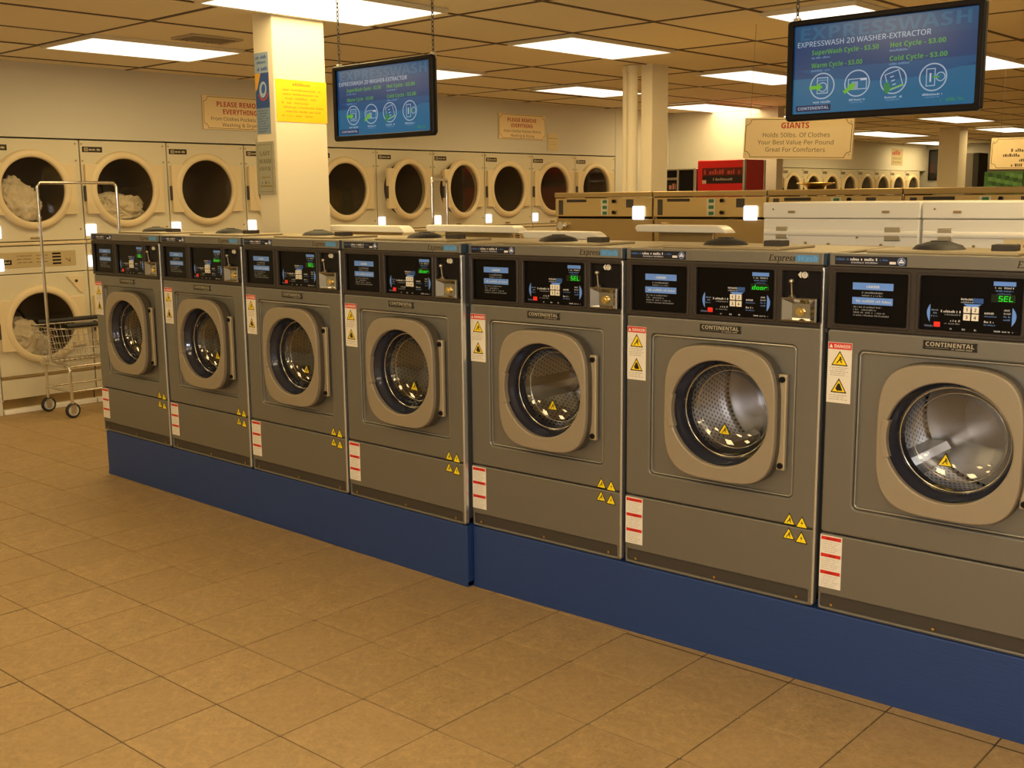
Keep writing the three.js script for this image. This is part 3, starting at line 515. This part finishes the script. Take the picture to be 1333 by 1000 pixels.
// ---------------------------------------------------------------- hanging screens
P.screen = canvasTex(1024, 500, (x, w, h) => {
  let g = x.createLinearGradient(0, 0, 0, h); g.addColorStop(0, '#1c5a88'); g.addColorStop(.5, '#1b4a80'); g.addColorStop(1, '#2c7ba6'); x.fillStyle = g; x.fillRect(0, 0, w, h);
  x.fillStyle = '#2a77a3'; x.fillRect(0, 300, w, 200); x.fillStyle = '#215f92'; x.beginPath(); x.moveTo(0, 240); x.quadraticCurveTo(w / 2, 420, w, 280); x.lineTo(w, 200); x.lineTo(0, 200); x.fill(); x.fillStyle = '#1b4a80'; x.fillRect(0, 118, w, 132);
  text(x, 'EXPRESSWASH', 512, 52, 96, '#26709c', { w: 970 });
  text(x, 'EXPRESSWASH 20 WASHER-EXTRACTOR', 400, 108, 40, '#cfdceb', { style: 'normal', w: 760 });
  const G = '#5cb84a'; [['SuperWash Cycle - $3.50', 110, 158, 390], ['Warm Cycle - $3.00', 110, 230, 300], ['Hot Cycle - $3.00', 560, 158, 300], ['Cold Cycle - $3.00', 560, 230, 310]].forEach(([s, X, Y, ww], i) => { text(x, s, X + ww / 2, Y, 36, G, { w: ww }); scribble(x, X, Y + 22, 110, 12, '#6f9bc8'); });
  const cs = [180, 384, 588, 800]; x.lineWidth = 7;
  for (const c of cs) { x.strokeStyle = '#c3d4e6'; x.beginPath(); x.arc(c, 346, 70, 0, 7); x.stroke(); scribble(x, c - 52, 428, 104, 13, '#b9cbe0'); scribble(x, c - 38, 446, 76, 7, '#7ea6cf'); }
  x.lineWidth = 5; x.strokeRect(150, 300, 62, 86); x.beginPath(); x.arc(182, 352, 24, 0, 7); x.stroke(); x.fillRect(152, 312, 60, 5);
  x.strokeRect(334, 322, 104, 56); x.fillStyle = '#9fb4cf'; x.fillRect(352, 336, 38, 42); x.fillStyle = '#dfe8f2'; x.fillRect(402, 320, 34, 12);
  x.save(); x.translate(588, 346); x.rotate(-.3); x.strokeRect(-36, -44, 78, 88); for (let i = 0; i < 3; i++) x.fillRect(-12, -24 + i * 22, 20, 5); x.fillStyle = '#3f9a5a'; x.beginPath(); x.ellipse(-44, 26, 18, 30, .3, 0, 7); x.fill(); x.fillStyle = '#8fd05a'; x.fillRect(-28, 36, 74, 8); x.restore();
  x.strokeRect(766, 302, 44, 88); x.fillStyle = '#dfe8f2'; x.fillRect(782, 324, 9, 46); x.beginPath(); x.arc(840, 346, 22, 0, 7); x.stroke(); x.fillStyle = G; x.fillRect(800, 341, 34, 9);
  x.fillStyle = '#7bd43c'; for (const [X, Y, r] of [[128, 352, 0], [330, 378, -.6]]) { x.save(); x.translate(X, Y); x.rotate(r); x.fillRect(-26, -10, 46, 20); x.beginPath(); x.moveTo(20, -24); x.lineTo(56, 0); x.lineTo(20, 24); x.fill(); x.restore(); }
  x.fillStyle = '#1a2a5a'; x.fillRect(24, 450, 210, 34); text(x, 'CONTINENTAL', 129, 467, 24, '#c9d4e6', { w: 190 }); scribble(x, 840, 456, 140, 20, '#3a9a7a');
});
M.screen = new THREE.MeshStandardMaterial({ color: 0x050505, roughness: .18, emissive: 0xffffff, emissiveMap: P.screen, emissiveIntensity: .55 });
function makeScreen(lab, pos) {
  const t = thing('hanging_screen', lab, 'monitor', pos, 0, 'hanging price screens'), w = .737, h = .37;
  const fr = rrect(-w / 2, w / 2, 0, h, .016); fr.holes.push(rrect(-w / 2 + .024, w / 2 - .026, .026, h - .022, .004, THREE.Path));
  part('bezel', ext(fr, -.01, .012, .006, 3, 6), M.black, t); part('back_shell', rbox(-w / 2 + .01, w / 2 - .01, .01, h - .01, -.035, -.008, .012, 3), M.bezel, t);
  part('screen', label(-w / 2 + .022, w / 2 - .024, .024, h - .02, -.006, .004), M.screen, t, 'lit blue price list');
  for (const s of [-1, 1]) {
    const links = [], x = s * .345, n = Math.floor((CEIL - pos[1] - h) / .0205); const T = new THREE.TorusGeometry(.0095, .0024, 6, 12).scale(.62, 1.25, 1);
    for (let i = 0; i < n + 1; i++) links.push(T.clone().rotateY(i % 2 ? Math.PI / 2 : 0).translate(x, h + .014 + i * .0205, -.02));
    const c = part('chain', links, M.bezelEdge, t); part('bracket', rbox(x - .012, x + .012, h - .006, h + .012, -.03, -.008, .003), M.chromeRough, c);
  }
  return t;
}
const scr0 = makeScreen('left hanging price screen with blue picture, right of the square column', [1.956, 1.9, -.55]);
{ const s = copy(scr0, 'right hanging price screen, the larger looking one in front of the giants sign'); s.position.set(4.381, 1.884, -.80); }

// ---------------------------------------------------------------- signs and papers
function signBoard(draw, w = 1024, h = 380) {
  return decalMat(canvasTex(w, h, (x) => {
    x.fillStyle = '#f2ddae'; x.fillRect(0, 0, w, h); x.strokeStyle = '#5d4326'; x.lineWidth = 5; const m = 14, r = 52;
    x.beginPath(); x.moveTo(m + r, m); x.lineTo(w - m - r, m); x.arc(w - m, m, r, Math.PI, Math.PI / 2, true); x.lineTo(w - m, h - m - r); x.arc(w - m, h - m, r, -Math.PI / 2, Math.PI, true); x.lineTo(m + r, h - m); x.arc(m, h - m, r, 0, -Math.PI / 2, true); x.lineTo(m, m + r); x.arc(m, m, r, Math.PI / 2, 0, true); x.stroke(); draw(x, w, h);
  }), .5);
}
const please = signBoard((x, w, h) => { text(x, 'PLEASE REMOVE', 500, 92, 78, '#b3261b', { w: 640 }); text(x, 'EVERYTHING', 500, 176, 78, '#b3261b', { w: 480 }); text(x, 'From Clothes Pockets Before', 510, 258, 54, '#4c3b28', { style: 'normal', w: 820 }); text(x, 'Washing & Drying', 510, 326, 54, '#4c3b28', { style: 'normal', w: 520 }); });
const giants = signBoard((x, w, h) => { text(x, 'GIANTS', 490, 72, 74, '#bf2318', { w: 270 }); ['Holds 50lbs. Of Clothes', 'Your Best Value Per Pound', 'Great For Comforters'].forEach((s, i) => text(x, s, 500, 160 + i * 68, 56, '#6a543a', { style: 'normal', w: [640, 720, 570][i] })); });
const farSign = signBoard((x, w, h) => { x.fillStyle = '#b3261b'; x.fillRect(420, 28, 120, 60); ['', ''].forEach(() => 0); scribble(x, 210, 130, 160, 40, '#6a543a'); scribble(x, 130, 190, 170, 40, '#6a543a'); scribble(x, 340, 190, 170, 40, '#6a543a'); scribble(x, 300, 250, 60, 40, '#6a543a'); scribble(x, 220, 310, 190, 40, '#6a543a'); });
M.signEdge = std([.62, .5, .32], .6);
function board(lab, mat, pos, turn, w, h, roll = 0) {
  const t = thing('sign_board', lab, 'sign', pos, turn); t.rotation.order = 'YXZ'; t.rotation.z = roll;
  part('panel', rbox(-w / 2, w / 2, 0, h, -.012, -.0005, .003), M.signEdge, t); part('print', label(-w / 2 + .002, w / 2 - .002, .002, h - .002, -.001, .0016), mat, t);
  for (const sx of [-1, 1]) for (const sy of [.03, h - .03]) part('screw', cyl([sx * (w / 2 - .02), sy, 0], [sx * (w / 2 - .02), sy, .004], .006, 8), M.chromeRough, t);
  return t;
}
function onWall(s, off = .013) { const z = Z0 - s * PD; return [wallX(z) + off, z]; }
{ let [x, z] = onWall(1.475 + .5); board('cream sign with red letters on the wall, half behind the square column', please, [x, 2.214, z], DTURN, .76, .285);
  [x, z] = onWall(6.785); board('cream sign with red letters on the wall, right of the left hanging screen', please, [x, 2.245, z], DTURN, .76, .275, -.0); }
const gs = board('hanging cream giants sign with red heading, under the right screen', giants, [2.785, 1.825, -3.15], 0, .735, .25, -.04);
const fs = board('far hanging cream sign cut by the right edge of the photo', farSign, [3.16, 1.795, -6.5], 0, .80, .255, -.02);
for (const [b, h] of [[gs, .25], [fs, .255]]) for (const s of [-1, 1]) part('hanging_wire', cyl([s * .33, h - .01, -.006], [s * .33, CEIL - b.position.y - .0 + s * .33 * .0, -.006], .0011, 6), M.bezelEdge, b);
function paper(name, lab, cat, draw, pw, ph, pos, turn, w, h, th = .0016) { const t = thing(name, lab, cat, pos, turn); part('sheet', label(-w / 2, w / 2, 0, h, 0, th), decalMat(canvasTex(pw, ph, draw), .7), t); return t; }
{ const [x, z] = onWall(7.47, .006); paper('paper_notice', 'small pale paper note pinned beside the right wall sign', 'notice', (c, w, h) => { c.fillStyle = '#dccb9c'; c.fillRect(0, 0, w, h); scribble(c, 8, 40, 112, 8, '#8a7748'); scribble(c, 20, 74, 84, 7, '#b7a473'); scribble(c, 14, 96, 92, 7, '#b7a473'); }, 128, 160, [x, 2.135, z], DTURN, .18, .19); }
// on the square column: left (+z) face and right (+x) face
paper('wall_poster', 'narrow blue detergent poster on the left face of the square column', 'poster', (c, w, h) => {
  c.fillStyle = '#93a7bf'; c.fillRect(0, 0, w, h); scribble(c, 12, 14, 104, 20, '#3f62a8'); scribble(c, 20, 44, 90, 16, '#46689f'); scribble(c, 14, 76, 100, 22, '#2c55a5');
  c.fillStyle = '#2b4f94'; c.fillRect(0, 110, w, 190); c.fillStyle = '#d9a63a'; c.beginPath(); c.moveTo(0, 110); c.lineTo(54, 110); c.lineTo(20, 190); c.lineTo(0, 210); c.fill(); c.fillStyle = '#9fb6d4'; c.beginPath(); c.ellipse(70, 200, 34, 44, .2, 0, 7); c.fill(); c.strokeStyle = '#b8402f'; c.lineWidth = 9; c.beginPath(); c.ellipse(72, 206, 46, 50, .2, .1, 2.6); c.stroke(); c.fillStyle = '#2f5aa6'; c.beginPath(); c.ellipse(74, 196, 18, 26, .2, 0, 7); c.fill();
  c.fillStyle = '#7d93ad'; c.fillRect(0, 300, w, h - 300); for (let i = 0; i < 9; i++) scribble(c, 12, 310 + i * 14, 100 - (i % 3) * 12, 8, '#4c6488');
}, 128, 440, [.735, 1.985, -.7172], 0, .13, .45);
paper('wall_sign', 'grey sign with dark lettering, lower on the left face of the square column', 'sign', (c, w, h) => {
  c.fillStyle = '#a5a28c'; c.fillRect(0, 0, w, h); c.strokeStyle = '#6f6c58'; c.lineWidth = 2; c.strokeRect(14, 14, w - 28, h - 28); text(c, 'LAST', 64, 56, 28, '#5d5a4a', { font: 'serif' }); text(c, 'WASH', 64, 94, 28, '#5d5a4a', { font: 'serif' }); text(c, '8:30 P.M.', 64, 130, 26, '#5d5a4a', { font: 'serif', w: 88 });
  scribble(c, 36, 166, 60, 10, '#8a7a36'); scribble(c, 34, 188, 66, 16, '#6f6c58'); c.fillStyle = '#7d6f30'; c.fillRect(24, 212, 84, 5);
}, 128, 256, [.74, 1.64, -.715], 0, .17, .30, .006);
paper('paper_notice', 'bright yellow notice taped to the right face of the square column', 'notice', (c, w, h) => {
  c.fillStyle = '#f3c313'; c.fillRect(0, 0, w, h); scribble(c, 84, 16, 90, 20, '#b98a10'); for (let i = 0; i < 7; i++) scribble(c, 26 + (i % 3) * 10, 56 + i * 26, 200 - (i % 4) * 22, 12, '#b98f12');
}, 256, 256, [.8475, 2.05, -.905], Math.PI / 2, .36, .235);

// ---------------------------------------------------------------- white machines behind the washers
{
  const mk = (lab, x0, w, nm) => {
    const t = thing('white_washer', lab, 'washing machine', [x0, 0, -1.02], 0);
    part('cabinet', [rbox(.004, w - .004, .02, 1.512, -.62, 0, .006, 3)], M.enamelWhite, t); part('top_cover', [rbox(.002, w - .002, 1.514, 1.578, -.63, .003, .006, 3)], M.enamelWhite, t);
    part('back_bead', cyl([.01, 1.455, .002], [w - .01, 1.455, .002], .012, 12).scale(1, 1, .5), M.enamelWhite, t); part('foot', [box(.03, .08, 0, .022, -.08, -.03), box(w - .08, w - .03, 0, .022, -.08, -.03), box(.03, .08, 0, .022, -.6, -.55), box(w - .08, w - .03, 0, .022, -.6, -.55)], M.rubber, t);
    for (const [x, y] of [[.12, 1.535], [.52, 1.535]]) part('slot', rbox(x, x + .03, y, y + .009, .002, .009, .002), M.steelDark, t);
    part('hinge_plate', rbox(.065, .12, 1.43, 1.48, -.001, .006, .003), M.chromeRough, t); part('hinge_plate', rbox(w - .14, w - .075, 1.428, 1.482, -.001, .006, .003), M.chromeRough, t);
    for (const [x, y, r] of [[.05, 1.55, .004], [.20, 1.415, .005], [.30, 1.41, .007], [.42, 1.44, .004], [.15, 1.39, .006], [.21, 1.365, .01], [.52, 1.41, .007], [.58, 1.39, .005], [.35, 1.35, .006]]) part('screw', cyl([x, y, -.002], [x, y, .005], r, 10), r > .008 ? M.brass : M.steelDark, t);
    return t;
  };
  const o = mk('tall white machine seen from behind with screws and steel plates, left of the pair', 3.795, .672); mk('tall white machine seen from behind at the right edge, with a faded paper label', 4.469, .672);
  paper('paper_notice', 'faded yellowish label with red print stuck on the right white machine', 'notice', (c, w, h) => { c.fillStyle = '#e6d3a6'; c.fillRect(0, 0, w, h); scribble(c, 60, 24, 60, 22, '#c98a6a'); scribble(c, 50, 54, 90, 18, '#c98a6a'); }, 192, 110, [4.85, 1.365, -1.0188], 0, .15, .085);
  // low top-loaders: only their rounded white consoles rise above the grey row
  const tl = (lab, x0, x1, y0, y1) => {
    const w = x1 - x0, t = thing('top_load_washer', lab, 'washing machine', [x0, 0, -1.2], 0, 'white top-load washers behind the grey row');
    part('cabinet', rbox(.0, w, .02, .96, -.05, .40, .012, 3).translate(0, 0, -.42), M.enamelWhite, t); part('lid', rbox(.08, w - .08, .958, .975, -.40, -.12, .006), M.enamelWhite, t);
    const s = new THREE.Shape(), h = y1 - y0; s.moveTo(.012, y0); s.lineTo(w, y0); s.quadraticCurveTo(w - .012, y1 - .012, w - .05, y1); s.lineTo(.022, y1); s.quadraticCurveTo(0, y1, .002, y1 - .02); s.lineTo(.012, y0);
    part('console', ext(s, -.06, .02, .006, 3, 8), M.enamelWhite, t); part('console_stand', rbox(.10, w - .10, .94, y0 + .006, -.055, -.035, .004), M.steelDark, t);
  };
  tl('white top-load washer console slab directly right of the square column', .68, 1.395, 1.416, 1.455); tl('white top-load washer console slab left of the joint in the grey row', 1.57, 2.27, 1.425, 1.463);
  tl('white top-load washer console slab almost hidden below the left stainless machine', 2.30, 2.80, 1.40, 1.4385); tl('white top-load washer console slab in front of the second stainless machine', 3.02, 3.52, 1.442, 1.476);
}
// ---------------------------------------------------------------- stainless machines
{
  const st = (lab, x0) => {
    const w = .846, t = thing('stainless_washer', lab, 'washing machine', [x0, 0, -3.0], 0, 'stainless high-capacity washers');
    const fr = rrect(.004, w - .004, .1, 1.46, .01); fr.holes.push(circ(w / 2, .78, .27));
    part('cabinet', [ext(fr, -.02, -.005, .004, 2, 32), box(0, .012, .02, 1.60, -.9, -.02), box(w - .012, w, .02, 1.60, -.9, -.02), box(0, w, 1.588, 1.60, -.9, -.02), box(0, w, .02, 1.6, -.91, -.9), box(0, w, 0, .1, -.9, -.05)], M.steelDark, t);
    part('door', [lathe([[.2, .02], [.21, .05], [.25, .06], [.29, .045], [.30, .0]], w / 2, .78, 48)], M.chromeRough, t); part('door_glass', lathe([[.205, .02], [.15, -.03], [.0001, -.05]], w / 2, .78, 32), M.smoke, t); part('drum', lathe([[.27, -.02], [.3, -.05], [.3, -.6], [.0001, -.62]], w / 2, .78, 32), M.darkDrum, t);
    const cp = part('control_panel', [rbox(.004, w - .006, 1.475, 1.60, -.06, .004, .004)], M.steel, t); part('top_cover', rbox(0, w - .002, 1.604, 1.64, -.9, .012, .006), M.steelDark, t);
    part('name_strip', rbox(.11, .285, 1.573, 1.592, .002, .007, .002), M.dark, cp); part('side_label', rbox(.035, .075, 1.485, 1.588, .003, .006, .001), M.vent, cp);
    part('button_plate', rbox(.415, .478, 1.482, 1.592, .003, .007, .002), std([.62, .6, .5], .5), cp);
    for (const y of [1.576, 1.537, 1.498]) part('button', rbox(.432, .468, y - .011, y + .011, .006, .011, .002), std([.03, .16, .07], .4), cp);
    for (const y of [1.578, 1.503]) part('selector_knob', [cyl([.53, y, .004], [.53, y, .02], .012, 16), box(.527, .533, y - .012, y + .012, .02, .026)], M.black, cp);
    part('print_block', label(.63, .69, 1.535, 1.59, .004), M.vent, cp).visible = true;
    part('glare_patch', rbox(.69, .785, 1.455, 1.545, .003, .02, .022, 3), M.flashGlare, t, 'white patch of flash glare, painted as a glow');
    part('valve', [cyl([.07, 1.41, -.01], [.07, 1.41, .03], .028, 18), cyl([.105, 1.415, -.01], [.105, 1.415, .02], .016, 14)], M.chrome, t); part('gap', box(w - .002, w + .006, .02, 1.62, -.4, -.02), M.gap, t);
    return t;
  };
  const a = st('stainless machine leftmost in the far steel row, in front of the dryers', .988);
  ['stainless machine second in the far steel row, below the red vending machine', 'stainless machine third in the far steel row, behind the left white machine', 'stainless machine rightmost in the far steel row, behind the right white machine'].forEach((l, i) => { const c = copy(a, l); c.position.x = .988 + .853 * (i + 1); });
  const tray = thing('soap_tray', 'small brass soap tray on top of the third stainless machine', 'tray', [2.85, 1.641, -3.3]); part('dish', lathe([[.0001, .0], [.05, .0], [.06, .02], [.11, .035], [.115, .04], [.06, .028], [.0001, .012]], 0, 0, 24).rotateX(-Math.PI / 2), M.brass, tray); part('rim', new THREE.TorusGeometry(.112, .004, 8, 28).rotateX(Math.PI / 2).translate(0, .038, 0), M.brass, tray);
}
// ---------------------------------------------------------------- vending machines
{
  const t = thing('soda_machine', 'bright red vending machine against the partition wall under the giants sign', 'vending machine', [-1.2, 0, -8.2]);
  const w = .63, h = 2.02; part('cabinet', rbox(0, w, .02, h, -.45, -.03, .012), M.redSide, t); part('front_panel', rbox(.0, w, .05, h, -.028, .02, .014, 3), M.red, t);
  part('sign_panel', label(.07, w - .02, 1.75, 1.93, .0205), decalMat(canvasTex(256, 96, (c, ww, hh) => { c.fillStyle = '#5a0d0b'; c.fillRect(0, 0, ww, hh); c.fillStyle = '#1b0c0a'; c.fillRect(0, 48, ww, 48); scribble(c, 12, 8, 232, 32, '#b0463a'); scribble(c, 70, 60, 130, 18, '#a8968a'); c.fillStyle = '#d2ad96'; c.fillRect(0, 74, 26, 22); }), .4), t);
  part('edge_highlight', rbox(w - .02, w + .006, .05, h, -.02, .024, .006), M.chromeRough, t); part('rear_trim', rbox(w - .01, w + .006, .05, h, -.46, -.42, .006), M.chromeRough, t);
  part('delivery_door', rbox(.14, w - .14, .35, .55, .016, .03, .01), M.black, t); part('foot', [box(.04, .1, 0, .03, -.12, -.05), box(w - .1, w - .04, 0, .03, -.12, -.05), box(.04, .1, 0, .03, -.42, -.36), box(w - .1, w - .04, 0, .03, -.42, -.36)], M.black, t);
  const v = thing('snack_machine', 'black vending machine with silver frame left of the red machine', 'vending machine', [-1.78, 0, -8.2]), vw = .56, vh = 1.93;
  part('cabinet', rbox(0, vw, .02, vh, -.7, -.02, .01), M.dark, v); const fr = rrect(0, vw, .04, vh, .008); fr.holes.push(rrect(.02, .285, 1.83, vh - .015, .004, THREE.Path), rrect(.02, .285, .3, 1.80, .004, THREE.Path), rrect(.31, .52, .3, vh - .015, .004, THREE.Path));
  part('frame', ext(fr, -.02, .012, .004, 2, 3), M.chromeRough, v); part('product_window', box(.015, .29, .29, 1.92, -.018, -.006), M.black, v); part('payment_panel', box(.305, .525, .29, 1.92, -.018, -.006), M.black, v);
  part('print', label(.03, .28, 1.66, 1.78, -.0055), decalMat(canvasTex(128, 64, (c, ww, hh) => { c.fillStyle = '#120c0b'; c.fillRect(0, 0, ww, hh); scribble(c, 6, 12, 46, 36, '#c88a7a'); scribble(c, 68, 10, 52, 38, '#c88a7a'); }), .4), v); part('foot', [box(.04, .1, 0, .03, -.12, -.05), box(vw - .1, vw - .04, 0, .03, -.12, -.05), box(.04, .1, 0, .03, -.66, -.6), box(vw - .1, vw - .04, 0, .03, -.66, -.6)], M.black, v);
}
// ---------------------------------------------------------------- far end
{
  const wn = thing('wall_frame', 'dark framed board on the far end wall left of the plain column', 'picture', [-3.62, 1.9, -21.195]);
  part('frame', (() => { const s = rrect(-.13, .13, 0, .65, .01); s.holes.push(rrect(-.1, .1, .03, .62, .006, THREE.Path)); return ext(s, 0, .03, .006, 2, 3); })(), M.black, wn); part('panel', box(-.105, .105, .025, .625, 0, .012), decalMat(canvasTex(64, 192, (c, w, h) => { c.fillStyle = '#2a2b30'; c.fillRect(0, 0, w, h); c.fillStyle = '#4a2a28'; c.fillRect(0, 90, 26, 60); c.fillStyle = '#15110f'; c.fillRect(0, 150, w, 42); }), .5), wn);
  const cb = thing('tall_cabinet', 'tall dark grey cabinet against the far end, right of the plain column', 'cabinet', [-2.42, 0, -20.2]);
  const g = std([.2, .18, .15], .6); part('carcass', rbox(-.72, .0, .05, 2.42, -.7, -.02, .01), g, cb); part('door', rbox(-.71, -.365, .08, 2.40, -.02, 0, .006), g, cb); part('door', rbox(-.355, -.01, .08, 2.40, -.02, 0, .006), g, cb); part('side_post', rbox(.004, .1, 0, 2.42, -.5, 0, .008), M.dark, cb); part('plinth_foot', box(-.70, -.02, 0, .05, -.66, -.05), M.dark, cb);
  const gp = thing('display_board', 'green printed board standing behind the stainless row at the right edge', 'display', [2.62, 0, -7.4]);
  part('board', rbox(-.22, .12, 1.3, 1.80, -.03, 0, .006), decalMat(canvasTex(128, 128, (c, w, h) => { c.fillStyle = '#3f6a33'; c.fillRect(0, 0, w, h); for (let i = 0; i < 160; i++) { const k = (i * 7919) % 128, l = (i * 104729) % 128; c.fillStyle = ['#35602c', '#4f7f3f', '#28481f', '#5e8a4a'][i % 4]; c.fillRect(k, l, 14, 10); } }), .7), gp); part('leg', [cyl([-.12, 0, -.02], [-.12, 1.32, -.02], .02), cyl([.02, 0, -.02], [.02, 1.32, -.02], .02)], M.steelDark, gp); part('foot', [rbox(-.26, .16, 0, .03, -.14, .1, .008)], M.steelDark, gp);
  const yb = thing('display_board', 'yellow board beside the green one, cut by the right edge', 'display', [2.94, 0, -7.4]);
  part('board', rbox(-.12, .2, 1.3, 1.77, -.03, 0, .006), std([.62, .42, .05], .6), yb); part('leg', [cyl([0, 0, -.02], [0, 1.32, -.02], .02), cyl([.12, 0, -.02], [.12, 1.32, -.02], .02)], M.steelDark, yb); part('foot', rbox(-.14, .22, 0, .03, -.14, .1, .008), M.steelDark, yb);
  paper('paper_notice', 'tiny notice with red heading on the far wall above the last far dryer', 'notice', (c, w, h) => { c.fillStyle = '#b9ab88'; c.fillRect(0, 0, w, h); scribble(c, 8, 8, 100, 26, '#a8453a'); scribble(c, 14, 46, 88, 12, '#8f8468'); scribble(c, 14, 66, 88, 12, '#8f8468'); }, 120, 90, [-3.818, 2.2, -19.7], Math.PI / 2, .55, .34);
}
renderer.render(scene, camera);
